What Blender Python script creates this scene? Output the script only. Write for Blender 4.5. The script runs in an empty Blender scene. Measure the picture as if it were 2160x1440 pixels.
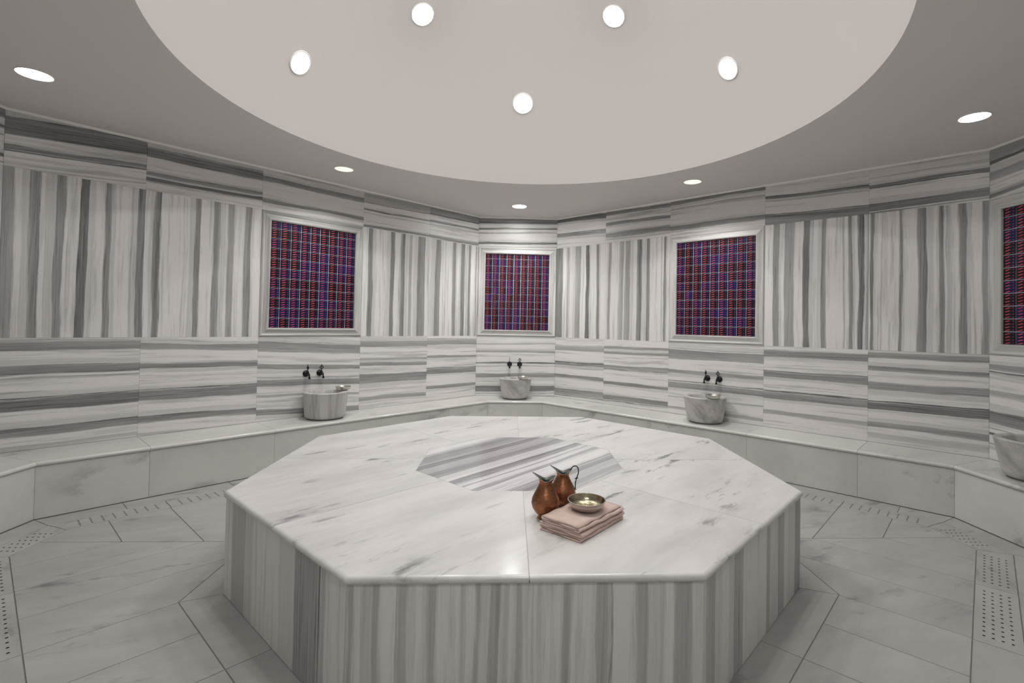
import bpy, bmesh, math, random
from math import sin, cos, tan, pi, radians, sqrt, atan2
from mathutils import Vector, Matrix, Euler

SC = bpy.context.scene
COL = SC.collection
rnd = random.Random(7)
S2 = sqrt(.5)
T8 = tan(pi/8)

# ------------------------------------------------------------------ camera, world, exposure
cam = bpy.data.cameras.new('camera')
cam.sensor_fit = 'HORIZONTAL'
cam.sensor_width = 36.0
cam.lens = 1058.03/2160*36.0
cam.shift_x = (1080-1137.70)/2160
cam.shift_y = (664.01-720)/2160
cam.clip_start = .02
camo = bpy.data.objects.new('camera', cam)
COL.objects.link(camo)
R_ = Vector((.99814145, -.05773715, .01949506)); U_ = Vector((-.02058505, -.01834434, .9996198)); F_ = Vector((.05735758, .99816327, .01949876))
m = Matrix((R_, U_, -F_)).transposed().to_4x4()
m.translation = Vector((-.083625, -3.257625, 1.385875))
camo.matrix_world = m
SC.camera = camo
SC.view_settings.view_transform = 'Standard'
SC.view_settings.look = 'None'
SC.view_settings.gamma = 1
SC.view_settings.use_curve_mapping = False
SC.view_settings.exposure = 1.88
w = bpy.data.worlds.new('world'); SC.world = w
w.use_nodes = True
w.node_tree.nodes['Background'].inputs[0].default_value = (.5, .5, .5, 1)
w.node_tree.nodes['Background'].inputs[1].default_value = 0.02
# emission of the lamps: the cream-tinted and the low dome lamps are dim to look at, the others are bright
LAMP_BACK, LAMP_SIDE, LAMP_DIM, LAMP_HIGH, LAMP_HIGH_FRONT, LAMP_FRONT = 45.0, 5.0, .275, 50.0, 72.0, 60.0
BEAM = 24.0           # watts of the downward beam of the three back downlights
SC.cycles.max_bounces = 10
SC.cycles.diffuse_bounces = 7
SC.cycles.glossy_bounces = 4
SC.cycles.sample_clamp_indirect = 4.0

# ------------------------------------------------------------------ sizes (metres)
A = 3.75; SH = .549; AL = (A+SH)*S2; LH = (A-SH)*S2     # short walls: apothem, half width; long walls: apothem, half length
Z1, Z2, ZC = 1.2158, 2.4579, 2.878
ZB, BD = .3885, .486
ZT, AT, AI = .5168, 1.5095, .620
UJ = [-LH, -1.4425, -.5338, .5338, 1.4425, LH]
DOME_R, DOME_CZ, DOME_RIM = 2.2009, 2.0771, 2.05

# ------------------------------------------------------------------ object helpers
def mesh(name, bm, mats):
    me = bpy.data.meshes.new(name)
    bm.normal_update(); bm.to_mesh(me); bm.free()
    for mm in (mats if isinstance(mats, (list, tuple)) else [mats]): me.materials.append(mm)
    return me
def link(name, data, parent=None, loc=(0, 0, 0), rot=(0, 0, 0)):
    o = bpy.data.objects.new(name, data)
    COL.objects.link(o)
    if parent is not None: o.parent = parent
    o.location = loc; o.rotation_euler = rot
    return o
def flat_top(o):
    for p in o.data.polygons:
        if abs(p.normal.z) > .99: p.use_smooth = False
def obj(name, bm, mats, parent=None, loc=(0, 0, 0), rot=(0, 0, 0), smooth=False):
    me = mesh(name, bm, mats)
    if smooth:
        for p in me.polygons: p.use_smooth = True
    return link(name, me, parent, loc, rot)
def thing(name, label, cat, loc=(0, 0, 0), rot=(0, 0, 0), group=None):
    o = link(name, None, None, loc, rot); o.empty_display_size = .1
    return tag(o, label, cat, group)
def tag(o, label, cat, group=None):
    o['label'] = label; o['category'] = cat
    if group: o['group'] = group
    return o
def struct(o):
    o['kind'] = 'structure'; return o
def dup(root, loc, rot, label, group=None):
    r = root.copy(); COL.objects.link(r); r.location = loc; r.rotation_euler = rot; r['label'] = label
    if group: r['group'] = group
    for ch in list(root.children):
        c = ch.copy(); COL.objects.link(c); c.parent = r
        for g in list(ch.children):
            d = g.copy(); COL.objects.link(d); d.parent = c
    return r
def ngon(bm, vs, mi=0):
    try:
        f = bm.faces.new(vs); f.material_index = mi; return f
    except ValueError: return None
def lathe(bm, prof, n=48, cap0=False, cap1=False, mi=0, c=(0, 0, 0)):
    rings = []
    for r, z in prof:
        if r < 1e-6: rings.append([bm.verts.new((c[0], c[1], c[2]+z))])
        else: rings.append([bm.verts.new((c[0]+r*cos(2*pi*i/n), c[1]+r*sin(2*pi*i/n), c[2]+z)) for i in range(n)])
    for a, b in zip(rings, rings[1:]):
        for i in range(n):
            j = (i+1) % n
            if len(a) == 1 and len(b) == 1: continue
            if len(a) == 1: ngon(bm, [a[0], b[j], b[i]], mi)
            elif len(b) == 1: ngon(bm, [a[i], a[j], b[0]], mi)
            else: ngon(bm, [a[i], a[j], b[j], b[i]], mi)
    if cap0 and len(rings[0]) > 1: ngon(bm, rings[0][::-1], mi)
    if cap1 and len(rings[-1]) > 1: ngon(bm, rings[-1], mi)
def tube(bm, pts, rad, n=10, cap=True, mi=0):
    pts = [Vector(p) for p in pts]; rads = rad if isinstance(rad, (list, tuple)) else [rad]*len(pts)
    rings = []; up = Vector((.137, .31, .94)).normalized()
    for i, p in enumerate(pts):
        t = (pts[min(i+1, len(pts)-1)]-pts[max(i-1, 0)]).normalized()
        a = t.cross(up)
        if a.length < .05: a = t.cross(Vector((1, 0, 0)))
        a.normalize(); b = t.cross(a)
        rings.append([bm.verts.new(p+a*rads[i]*cos(2*pi*k/n)+b*rads[i]*sin(2*pi*k/n)) for k in range(n)])
    for r0, r1 in zip(rings, rings[1:]):
        for k in range(n): ngon(bm, [r0[k], r0[(k+1) % n], r1[(k+1) % n], r1[k]], mi)
    if cap: ngon(bm, rings[0][::-1], mi); ngon(bm, rings[-1], mi)
def slab_rings(bm, levels, mi=0):
    """loft polygons [(pts2d, z)...] bottom to top, capped"""
    rings = [[bm.verts.new((x, y, z)) for x, y in pts] for pts, z in levels]
    n = len(rings[0])
    for a, b in zip(rings, rings[1:]):
        for i in range(n): ngon(bm, [a[i], a[(i+1) % n], b[(i+1) % n], b[i]], mi)
    ngon(bm, rings[0][::-1], mi); ngon(bm, rings[-1], mi)
def inset(pts, d):
    """shrink a convex counter-clockwise polygon; d: one value or one per edge i -> i+1"""
    n = len(pts); ds = d if isinstance(d, (list, tuple)) else [d]*n
    L = []
    for i in range(n):
        p = Vector(pts[i]); q = Vector(pts[(i+1) % n]); t = (q-p).normalized(); nn = Vector((-t.y, t.x))
        L.append((p+nn*ds[i], t))
    out = []
    for i in range(n):
        p, t = L[i-1]; q, s = L[i]
        cr = t.x*s.y-t.y*s.x
        if abs(cr) < 1e-6: out.append((q.x, q.y)); continue
        k = ((q.x-p.x)*s.y-(q.y-p.y)*s.x)/cr
        out.append((p.x+t.x*k, p.y+t.y*k))
    return out
def area(p): return sum(p[i-1][0]*p[i][1]-p[i][0]*p[i-1][1] for i in range(len(p)))/2
def clip(poly, a, b, c):
    """keep a*x+b*y<=c"""
    out = []
    for i in range(len(poly)):
        p, q = poly[i-1], poly[i]
        dp, dq = a*p[0]+b*p[1]-c, a*q[0]+b*q[1]-c
        if (dp <= 0) != (dq <= 0):
            t = dp/(dp-dq); out.append((p[0]+(q[0]-p[0])*t, p[1]+(q[1]-p[1])*t))
        if dq <= 0: out.append(q)
    r = []
    for p in out:
        if not r or (abs(p[0]-r[-1][0])+abs(p[1]-r[-1][1])) > 1e-5: r.append(p)
    if len(r) > 1 and abs(r[0][0]-r[-1][0])+abs(r[0][1]-r[-1][1]) < 1e-5: r.pop()
    return r
def octagon(ap, sh=None):
    s = ap*T8 if sh is None else sh
    return [(s, -ap), (ap, -s), (ap, s), (s, ap), (-s, ap), (-ap, s), (-ap, -s), (-s, -ap)]   # ccw

# ------------------------------------------------------------------ materials
class NT:
    def __init__(s, name, group=False):
        if group: s.t = bpy.data.node_groups.new(name, 'ShaderNodeTree'); s.m = None
        else:
            s.m = bpy.data.materials.new(name); s.m.use_nodes = True; s.t = s.m.node_tree
            s.b = s.t.nodes['Principled BSDF']
    def n(s, typ, **kw):
        nd = s.t.nodes.new('ShaderNode'+typ)
        for k, v in kw.items():
            if k[0] == 'i' and k[1:].isdigit(): s.put(nd.inputs[int(k[1:])], v)
            else: setattr(nd, k, v)
        return nd
    def put(s, inp, v):
        if hasattr(v, 'is_output') or isinstance(v, bpy.types.NodeSocket): s.t.links.new(v, inp)
        else: inp.default_value = v
    def math(s, op, a, b=0.0, c=None, clamp=False):
        nd = s.n('Math', operation=op, use_clamp=clamp); s.put(nd.inputs[0], a); s.put(nd.inputs[1], b)
        if c is not None: s.put(nd.inputs[2], c)
        return nd.outputs[0]
    def mapr(s, v, a, b, c=0.0, d=1.0, smooth=False):
        nd = s.n('MapRange', interpolation_type='SMOOTHSTEP' if smooth else 'LINEAR')
        for i, x in enumerate((v, a, b, c, d)): s.put(nd.inputs[i], x)
        return nd.outputs[0]
    def mix(s, f, a, b):
        nd = s.n('Mix', data_type='RGBA'); s.put(nd.inputs[0], f)
        s.put(nd.inputs[6], a if not isinstance(a, tuple) else a+(1,)*(4-len(a))); s.put(nd.inputs[7], b if not isinstance(b, tuple) else b+(1,)*(4-len(b)))
        return nd.outputs[2]
    def noise(s, vec, scale=1.0, detail=2.0, rough=.5, w=None):
        nd = s.n('TexNoise', noise_dimensions='4D' if w is not None else '3D')
        s.put(nd.inputs['Vector'], vec); nd.inputs['Scale'].default_value = scale; nd.inputs['Detail'].default_value = detail
        nd.inputs['Roughness'].default_value = rough
        if w is not None: s.put(nd.inputs['W'], w)
        return nd.outputs[0]
    def xyz(s, x, y, z=0.0):
        nd = s.n('CombineXYZ'); s.put(nd.inputs[0], x); s.put(nd.inputs[1], y); s.put(nd.inputs[2], z); return nd.outputs[0]
    def set(s, **kw):
        for k, v in kw.items(): s.put(s.b.inputs[k.replace('_', ' ')], v if not isinstance(v, tuple) else v+(1,)*(4-len(v)))
        return s.m

def plain(name, col, rough=.5, metal=0.0, **kw):
    return NT(name).set(Base_Color=col, Roughness=rough, Metallic=metal, **kw)

WHITE = (.71, .697, .683); GREY = (.215, .21, .206)

def stripe_group():
    """UV (across m, along m) -> wandered across coordinate, fibre value, faint streak value"""
    g = NT('stripe_warp', True)
    g.t.interface.new_socket('UV', in_out='INPUT', socket_type='NodeSocketVector')
    g.t.interface.new_socket('Seed', in_out='INPUT', socket_type='NodeSocketFloat')
    for nme in ('Across', 'Fibre', 'Streak'): g.t.interface.new_socket(nme, in_out='OUTPUT', socket_type='NodeSocketFloat')
    gi = g.n('GroupInput') if False else g.t.nodes.new('NodeGroupInput'); go = g.t.nodes.new('NodeGroupOutput')
    sp = g.n('SeparateXYZ'); g.put(sp.inputs[0], gi.outputs[0]); x, y = sp.outputs[0], sp.outputs[1]
    n1 = g.noise(g.xyz(g.math('MULTIPLY', x, 3.6), g.math('MULTIPLY', y, .8), gi.outputs[1]), 1.0, 1.0)
    n2 = g.noise(g.xyz(g.math('MULTIPLY', x, 60.0), g.math('MULTIPLY', y, 2.4), gi.outputs[1]), 1.0, 4.0, .6)
    a = g.math('MULTIPLY_ADD', g.math('SUBTRACT', n1, .5), .044, x)
    a = g.math('MULTIPLY_ADD', g.math('SUBTRACT', n2, .5), .034, a)
    fib = g.noise(g.xyz(g.math('MULTIPLY', x, 110.0), g.math('MULTIPLY', y, 2.0), gi.outputs[1]), 1.0, 4.0, .65)
    st = g.noise(g.xyz(g.math('MULTIPLY', a, 30.0), g.math('MULTIPLY', y, .9), g.math('ADD', gi.outputs[1], 7.7)), 1.0, 4.0, .62)
    g.put(go.inputs[0], a); g.put(go.inputs[1], fib); g.put(go.inputs[2], st)
    return g.t
SG = stripe_group()

def layers(bands):
    out = []
    for b in sorted(bands):
        for L in out:
            if len(L) < 7 and b[0]-L[-1][1] > .014: L.append(b); break
        else: out.append([b])
    return out
def stripe_mat(name, W, bands, seed, rough=.33, white=WHITE, grey=GREY, coord='UV', soft=1.0, amt=.98):
    t = NT(name)
    uv = t.n('TexCoord').outputs['UV' if coord == 'UV' else 'Object'] if coord != 'UV' else t.n('UVMap').outputs[0]
    gr = t.t.nodes.new('ShaderNodeGroup'); gr.node_tree = SG
    t.put(gr.inputs[0], uv); gr.inputs[1].default_value = seed*3.71
    p = t.mapr(gr.outputs[0], -.15, W+.15)
    span = W+.3
    D = None
    r = random.Random(int(seed*97)+3)
    bands = list(bands)
    for x0, x1, d in list(bands):                      # faint grey shoulder on one side of the broad bands
        if d > .65 and x1-x0 > .022:
            k = r.uniform(.3, .8)*(x1-x0); bands.append((x1+.002, x1+.002+k, .26) if r.random() < .5 else (x0-.002-k, x0-.002, .26))
    for L in layers(bands):
        rp = t.n('ValToRGB'); cr = rp.color_ramp; stops = [(0, 0)]
        for x0, x1, d in L:
            wd = max(x1-x0, .002); e0 = min(.007, wd*.42)*soft*r.uniform(.5, 1.3); e1 = min(.007, wd*.42)*soft*r.uniform(.5, 1.3)
            k0, k1 = r.choice([(1, .8), (.8, 1), (1, 1)])
            for x, v in ((x0-e0*.6, 0), (x0+e0*.6, d*k0), (x1-e1*.6, d*k1), (x1+e1*.6, 0)): stops.append(((x+.15)/span, v/1.3))
        stops = [s for s in stops if 0 <= s[0] <= 1]
        els = cr.elements
        while len(els) > 1: els.remove(els[0])
        els[0].position = stops[0][0]; els[0].color = (stops[0][1],)*3+(1,)
        for x, v in stops[1:]:
            e = els.new(x); e.color = (v, v, v, 1)
        t.put(rp.inputs[0], p)
        D = rp.outputs[0] if D is None else t.math('MAXIMUM', D, rp.outputs[0])
    if D is None: D = 0.0
    D = t.math('MULTIPLY', D, t.math('MULTIPLY', t.mapr(gr.outputs[1], .3, .7, .82, 1.16), 1.3))
    st = t.mapr(gr.outputs[2], .51, .74, 0, .62)
    st2 = t.mapr(gr.outputs[1], .52, .75, 0, .12)
    D = t.math('ADD', t.math('MAXIMUM', D, st), st2, clamp=False)
    D = t.math('MINIMUM', D, 1.25)
    c = t.mix(t.math('MULTIPLY', D, amt), white, tuple(v*.72 for v in grey))
    c = t.mix(t.mapr(D, 1.0, 1.25, 0, .75), c, (.075, .072, .07))      # thin near-black veins
    return t.set(Base_Color=c, Roughness=rough, Specular_IOR_Level=.35)

def cloud_mat(name, white, grey, angle=0.0, stretch=(1, 4), scale=2.2, amount=1.0, rough=.3, spec=.5, veins=1.0, mottled=.5, coat=0.0):
    """soft cloudy marble with short directional dashes, laid out in object space"""
    t = NT(name)
    tc = t.n('TexCoord').outputs['Object']
    mr = t.n('Mapping'); t.put(mr.inputs[0], tc); mr.inputs['Rotation'].default_value = (0, 0, -angle)
    mp = t.n('Mapping'); t.put(mp.inputs[0], mr.outputs[0]); mp.inputs['Scale'].default_value = (stretch[0], stretch[1], stretch[1])
    rn = t.n('ObjectInfo').outputs['Random']; wv = t.math('MULTIPLY', rn, 40.0)
    cl = t.noise(mp.outputs[0], scale*.8, 4.0, .6, wv)
    v1 = t.noise(mp.outputs[0], scale*1.9, 5.0, .62, t.math('ADD', wv, 9.0))
    v2 = t.noise(mp.outputs[0], scale*.55, 2.0, .5, t.math('ADD', wv, 21.0))
    dash = t.math('MULTIPLY', t.mapr(v1, .53, .68, 0, 1, True), t.mapr(v2, .47, .62, 0, 1, True))
    D = t.math('ADD', t.math('MULTIPLY', t.mapr(cl, .38, .72), .30*mottled*2), t.math('MULTIPLY', dash, .7*veins))
    tone = t.mapr(rn, 0, 1, -.03, .05)
    D = t.math('ADD', D, tone, clamp=True)
    return t.set(Base_Color=t.mix(t.math('MULTIPLY', D, amount), white, grey), Roughness=rough, Specular_IOR_Level=spec, Coat_Weight=coat, Coat_Roughness=.16)

M = {}
M['floor'] = cloud_mat('floor_marble', (.41, .403, .392), (.12, .117, .114), radians(20), (1, 3.2), 1.9, .9, .38, .3)
M['bench'] = cloud_mat('bench_marble', (.63, .62, .597), (.24, .233, .22), radians(35), (1, 1.8), 1.5, .9, .2, .5)
M['top'] = cloud_mat('platform_marble', (.67, .66, .648), (.20, .197, .193), radians(46), (1, 3.8), 2.1, 1.0, .40, .9, 1.75, .55, .35)
M['grout'] = plain('grout', (.22, .215, .205), .8)
M['mortar'] = plain('mortar', (.47, .46, .45), .8)
M['wall_core'] = plain('wall_core', (.45, .44, .43), .8)
M['paint'] = plain('ceiling_paint', (.70, .675, .66), .75)
M['dome'] = plain('dome_paint', (.60, .565, .548), .7)
M['caulk'] = plain('caulk', (.86, .84, .81), .6)
M['dark'] = plain('drain_hole_shade', (.03, .03, .03), .9)  # shade of a deep hole, painted on walls and bottom of the shallow drain holes
M['bezel'] = plain('lamp_bezel', (.8, .8, .78), .4)
M['bronze'] = plain('dark_bronze', (.018, .016, .015), .35, .6)
M['gtile_grout'] = plain('mosaic_grout', (.72, .76, .84), .6)
def emis(name, col, s):
    t = NT(name); return t.set(Base_Color=(.8, .8, .8), Emission_Color=col, Emission_Strength=s)
M['lamp'] = emis('lamp_glow', (1.0, .985, .965), LAMP_SIDE)
M['lamp_front'] = emis('lamp_glow_front', (1.0, .985, .965), LAMP_FRONT)
M['lamp_back'] = emis('lamp_glow_back', (1.0, .985, .965), LAMP_BACK)
M['lamp_warm'] = emis('lamp_glow_warm', (1.0, .95, .70), LAMP_DIM)
M['lamp_dim'] = emis('dome_lamp_glow_dim', (1.0, .98, .93), LAMP_DIM)
M['lamp_high'] = emis('dome_lamp_glow', (1.0, .99, .975), LAMP_HIGH)
M['lamp_high_front'] = emis('dome_lamp_glow_front', (1.0, .99, .975), LAMP_HIGH_FRONT)

BANDS={
 'ML0':(0.821,0,[(-0.131,-0.087,0.7),(-0.028,0.062,0.75),(0.142,0.201,0.85),(0.234,0.242,0.3),(0.28,0.332,0.75),(0.413,0.421,1.15),(0.413,0.468,0.95),(0.567,0.61,0.85),(0.73,0.746,0.5),(0.773,0.83,0.85)]),
 'ML1':(0.909,0,[(-0.007,0.009,0.8),(0.067,0.116,0.95),(0.268,0.278,0.3),(0.313,0.328,0.3),(0.352,0.399,0.8),(0.503,0.556,0.85),(0.586,0.598,0.3),(0.617,0.672,0.65),(0.765,0.827,0.85)]),
 'ML3':(0.909,0,[(0.067,0.126,0.85),(0.156,0.168,0.3),(0.354,0.411,0.85),(0.502,0.561,0.9),(0.615,0.662,0.5),(0.738,0.851,0.85)]),
 'ML4':(0.821,0,[(0.094,0.177,0.85),(0.253,0.264,0.5),(0.377,0.441,0.85),(0.521,0.587,0.85),(0.612,0.629,0.5),(0.645,0.687,0.8),(0.773,0.799,0.7)]),
 'MR0':(0.821,0,[(-0.013,0.116,0.85),(0.192,0.225,0.6),(0.332,0.421,0.7),(0.512,0.57,1.0),(0.685,0.73,0.8)]),
 'MR1':(0.909,0,[(0.05,0.086,0.75),(0.208,0.278,0.6),(0.299,0.374,0.7),(0.469,0.535,0.95),(0.607,0.652,0.85),(0.81,0.822,0.5),(0.84,0.868,0.8)]),
 'MR3':(0.909,0,[(0.081,0.14,0.75),(0.194,0.286,0.65),(0.368,0.381,1.1),(0.37,0.427,0.95),(0.526,0.567,0.85),(0.701,0.713,0.5),(0.744,0.782,0.85),(0.823,0.868,1.05),(0.886,0.915,0.7)]),
 'MR4':(0.821,0,[(0.01,0.039,0.85),(0.086,0.1,0.4),(0.222,0.253,0.9),(0.356,0.42,0.9),(0.412,0.42,1.15),(0.501,0.538,0.8),(0.551,0.588,0.35),(0.639,0.687,0.9),(0.777,0.817,0.75)]),
 'DL0':(0.827,0.0059,[(0.006,0.039,0.4),(0.099,0.165,0.9),(0.289,0.374,0.95),(0.376,0.385,1.1),(0.517,0.53,0.6),(0.549,0.622,0.9),(0.734,0.804,0.85),(0.81,0.818,0.8)]),
 'DL1':(0.827,-0.0245,[(0.004,0.023,0.35),(0.11,0.169,0.9),(0.299,0.381,0.85),(0.383,0.395,1.1),(0.493,0.501,0.4),(0.567,0.617,0.9),(0.726,0.783,0.8),(0.802,0.808,0.9)]),
 'DL2':(0.827,-0.0502,[(0.054,0.11,0.75),(0.233,0.259,0.6),(0.341,0.408,0.85),(0.426,0.433,1.0),(0.515,0.567,0.8),(0.685,0.78,0.8),(0.785,0.79,0.8)]),
 'DL3':(0.827,-0.0212,[(0.1,0.146,0.7),(0.291,0.385,0.85),(0.384,0.395,1.0),(0.488,0.53,0.8),(0.554,0.584,0.6),(0.711,0.781,0.75),(0.789,0.795,0.6)]),
 'DL4':(0.827,-0.0138,[(0.15,0.196,0.8),(0.337,0.402,0.9),(0.404,0.417,1.0),(0.544,0.577,0.8),(0.72,0.784,0.75),(0.787,0.798,0.9)]),
 'DB':(0.827,0.0131,[(0.029,0.039,1),(0.058,0.137,0.9),(0.249,0.308,0.8),(0.4,0.413,0.5),(0.439,0.459,1.2),(0.597,0.63,0.7),(0.709,0.729,0.5)]),
 'DR0':(0.827,0.0131,[(0.027,0.039,1.0),(0.042,0.129,0.8),(0.276,0.32,0.85),(0.407,0.437,0.4),(0.451,0.479,0.85),(0.481,0.503,1.0),(0.653,0.717,0.65),(0.722,0.729,0.8)]),
 'DR1':(0.827,0.0164,[(0.038,0.047,0.9),(0.052,0.115,0.8),(0.25,0.29,0.85),(0.441,0.45,1.0),(0.451,0.5,0.75),(0.642,0.676,0.75),(0.703,0.733,0.7)]),
 'DR2':(0.827,-0.0041,[(0.052,0.083,0.6),(0.19,0.205,0.6),(0.297,0.364,0.8),(0.376,0.386,1.1),(0.468,0.517,0.75),(0.64,0.739,0.8),(0.75,0.757,0.8)]),
 'DR3':(0.827,0.003,[(0.133,0.176,0.6),(0.297,0.364,0.85),(0.368,0.377,1.15),(0.403,0.407,0.5),(0.504,0.562,0.8),(0.563,0.579,1.0),(0.719,0.786,0.8),(0.792,0.797,0.6)]),
 'DR4':(0.827,0.0108,[(0.038,0.083,0.4),(0.134,0.186,0.8),(0.296,0.363,0.95),(0.364,0.375,1.15),(0.476,0.543,0.7),(0.639,0.684,0.85),(0.714,0.721,0.3),(0.758,0.811,0.8)]),
 'DS':(0.827,-0.037,[(0.118,0.129,0.8),(0.189,0.204,1.05),(0.238,0.249,0.9),(0.29,0.392,0.95),(0.505,0.55,0.6),(0.685,0.697,1.1),(0.708,0.757,0.7)]),
 'TL0':(0.42,0.0649,[(-0.008,0.004,0.4),(0.108,0.12,1.1),(0.12,0.156,0.85),(0.232,0.355,1.0),(0.355,0.367,1.0)]),
 'TL1':(0.42,0.0096,[(0.085,0.121,1.0),(0.133,0.169,0.85),(0.281,0.357,0.9),(0.357,0.369,0.9)]),
 'TL2':(0.42,-0.0039,[(0.062,0.067,0.4),(0.077,0.119,0.85),(0.284,0.333,0.9)]),
 'TL3':(0.42,0.013,[(0.01,0.04,0.85),(0.166,0.178,0.4),(0.201,0.219,0.85),(0.285,0.297,1.1),(0.297,0.393,0.6)]),
 'TL4':(0.42,0.0056,[(0.022,0.055,0.9),(0.176,0.189,0.7),(0.216,0.243,0.95),(0.306,0.326,1.2),(0.326,0.403,0.75)]),
 'TB':(0.42,0.0273,[(-0.016,-0.006,0.7),(0.026,0.06,0.95),(0.18,0.193,0.75),(0.233,0.26,1.0),(0.319,0.347,1.1),(0.347,0.387,0.85)]),
 'TR0':(0.42,-0.0266,[(0.148,0.193,0.9),(0.193,0.208,1.1),(0.357,0.424,1.0)]),
 'TR1':(0.42,-0.01,[(0.067,0.123,0.85),(0.123,0.132,1.0),(0.218,0.26,0.9),(0.294,0.308,0.4),(0.349,0.397,0.9)]),
 'TR2':(0.42,0.0121,[(0.056,0.112,0.85),(0.293,0.312,0.6),(0.355,0.405,0.85)]),
 'TR3':(0.42,-0.0372,[(0.005,0.103,0.9),(0.104,0.113,1.0),(0.242,0.253,0.5),(0.268,0.304,1.0)]),
 'TR4':(0.42,0.0074,[(0.009,0.023,0.7),(0.033,0.039,1.2),(0.039,0.101,0.9),(0.223,0.237,1.15),(0.237,0.265,1.0),(0.32,0.333,0.4)]),
 'TS':(0.42,0.072,[(0.018,0.05,0.85),(0.115,0.12,0.4),(0.149,0.224,0.7),(0.287,0.309,1.2),(0.309,0.424,0.65)]),
 'PF':(1.251,0,[(0.001,0.026,0.8),(0.046,0.084,0.5),(0.084,0.112,0.8),(0.169,0.174,1.1),(0.174,0.208,0.7),(0.271,0.303,0.75),(0.388,0.403,0.5),(0.435,0.456,0.75),(0.482,0.52,0.8),(0.523,0.547,0.5),(0.571,0.594,0.75),(0.627,0.636,0.5),(0.741,0.771,0.75),(0.864,0.912,0.75),(0.912,0.918,1.1),(0.997,1.04,0.75),(1.074,1.089,0.5),(1.126,1.191,0.75)]),
 'PL':(1.251,0,[(0.115,0.274,0.7),(0.262,0.277,1.0),(0.277,0.365,0.4),(0.824,1.022,0.95),(1.022,1.045,1.2),(1.045,1.086,0.7),(1.228,1.246,0.7)]),
 'PR':(1.251,0,[(0.025,0.109,0.75),(0.29,0.387,0.85),(0.338,0.349,1.1),(0.689,0.742,0.7),(0.856,0.956,0.85),(1.131,1.275,0.95)]),
}
# ------------------------------------------------------------------ room shell: eight walls faced with striped marble tiles
WALLS = [  # name, k (turn of 45 degrees clockwise from the back wall), half width, apothem
    ('wall_back', 0, SH, A), ('wall_back_right', 1, LH, AL), ('wall_right', 2, SH, A), ('wall_front_right', 3, LH, AL),
    ('wall_front', 4, SH, A), ('wall_front_left', 5, LH, AL), ('wall_left', 6, SH, A), ('wall_back_left', 7, LH, AL)]
def wall_frame(k, ap):
    th = -k*pi/4                       # local x = right as seen from inside, local y = outward
    return th, Vector((-sin(th)*ap, cos(th)*ap, 0))
def tile_bm(u0, u1, z0, z1, axis, slope=0.0, thick=.018, gap=.0003, ch=.0007):
    bm = bmesh.new(); uvl = bm.loops.layers.uv.new('UVMap')
    cu, cz = (u0+u1)/2, (z0+z1)/2
    a, b, c, d = u0+gap-cu, u1-gap-cu, z0+gap-cz, z1-gap-cz
    def ring(i, y): return [bm.verts.new(p) for p in ((a+i, y, c+i), (b-i, y, c+i), (b-i, y, d-i), (a+i, y, d-i))]
    f, s, r = ring(ch, 0), ring(0, ch), ring(0, thick)
    ngon(bm, f)
    for p, q in ((f, s), (s, r)):
        for i in range(4): ngon(bm, [p[(i+1) % 4], p[i], q[i], q[(i+1) % 4]])
    ngon(bm, r[::-1])
    for fc in bm.faces:
        for l in fc.loops:
            u, z = l.vert.co.x+cu-u0, l.vert.co.z+cz-z0
            l[uvl].uv = (u, z) if axis == 'V' else (z-slope*u, u)
    return bm
BM_ = {}
def band_mat(key, seed):
    if key not in BM_:
        W, sl, bl = BANDS[key]; BM_[key] = stripe_mat('striped_marble_'+key.lower(), W, bl, seed, .36)
    return BM_[key]
SETS = {0: (['DB'], [None], ['TB']),
        1: (['DR0', 'DR1', 'DR2', 'DR3', 'DR4'], ['MR0', 'MR1', None, 'MR3', 'MR4'], ['TR0', 'TR1', 'TR2', 'TR3', 'TR4']),
        2: (['DS'], [None], ['TS']), 3: (['DL0', 'DL1', 'DL2', 'DL3', 'DL4'], ['ML0', 'ML1', 'MR1', 'ML3', 'ML4'], ['TL0', 'TL1', 'TL2', 'TL3', 'TL4']),
        4: (['DB'], ['ML1'], ['TB']), 6: (['DS'], ['MR4'], ['TB']),
        5: (['DR0', 'DR1', 'DR2', 'DR3', 'DR4'], ['MR0', 'MR1', 'ML1', 'MR3', 'MR4'], ['TR0', 'TR1', 'TR2', 'TR3', 'TR4']),
        7: (['DL0', 'DL1', 'DL2', 'DL3', 'DL4'], ['ML0', 'ML1', None, 'ML3', 'ML4'], ['TL0', 'TL1', 'TL2', 'TL3', 'TL4'])}
seed = 0
for name, k, hw, ap in WALLS:
    th, loc = wall_frame(k, ap)
    bm = bmesh.new(); o = .16*T8
    slab_rings(bm, [([(-hw-.019*T8, .019), (hw+.019*T8, .019), (hw+o, .16), (-hw-o, .16)], 0), ([(-hw-.019*T8, .019), (hw+.019*T8, .019), (hw+o, .16), (-hw-o, .16)], ZC)])
    wl = struct(obj(name, bm, M['wall_core'], None, loc, (0, 0, th)))
    uj = [-SH, SH] if hw == SH else UJ
    for row, (z0, z1) in enumerate(((ZB, Z1), (Z1, Z2), (Z2, ZC))):
        for i, key in enumerate(SETS[k][row]):
            if key is None: continue
            seed += 1
            u0, u1 = uj[i], uj[i+1]
            bm = tile_bm(u0, u1, z0, z1, 'V' if row == 1 else 'H', BANDS[key][1])
            obj('marble_tile', bm, band_mat(key, seed), wl, ((u0+u1)/2, 0, (z0+z1)/2))
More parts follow.
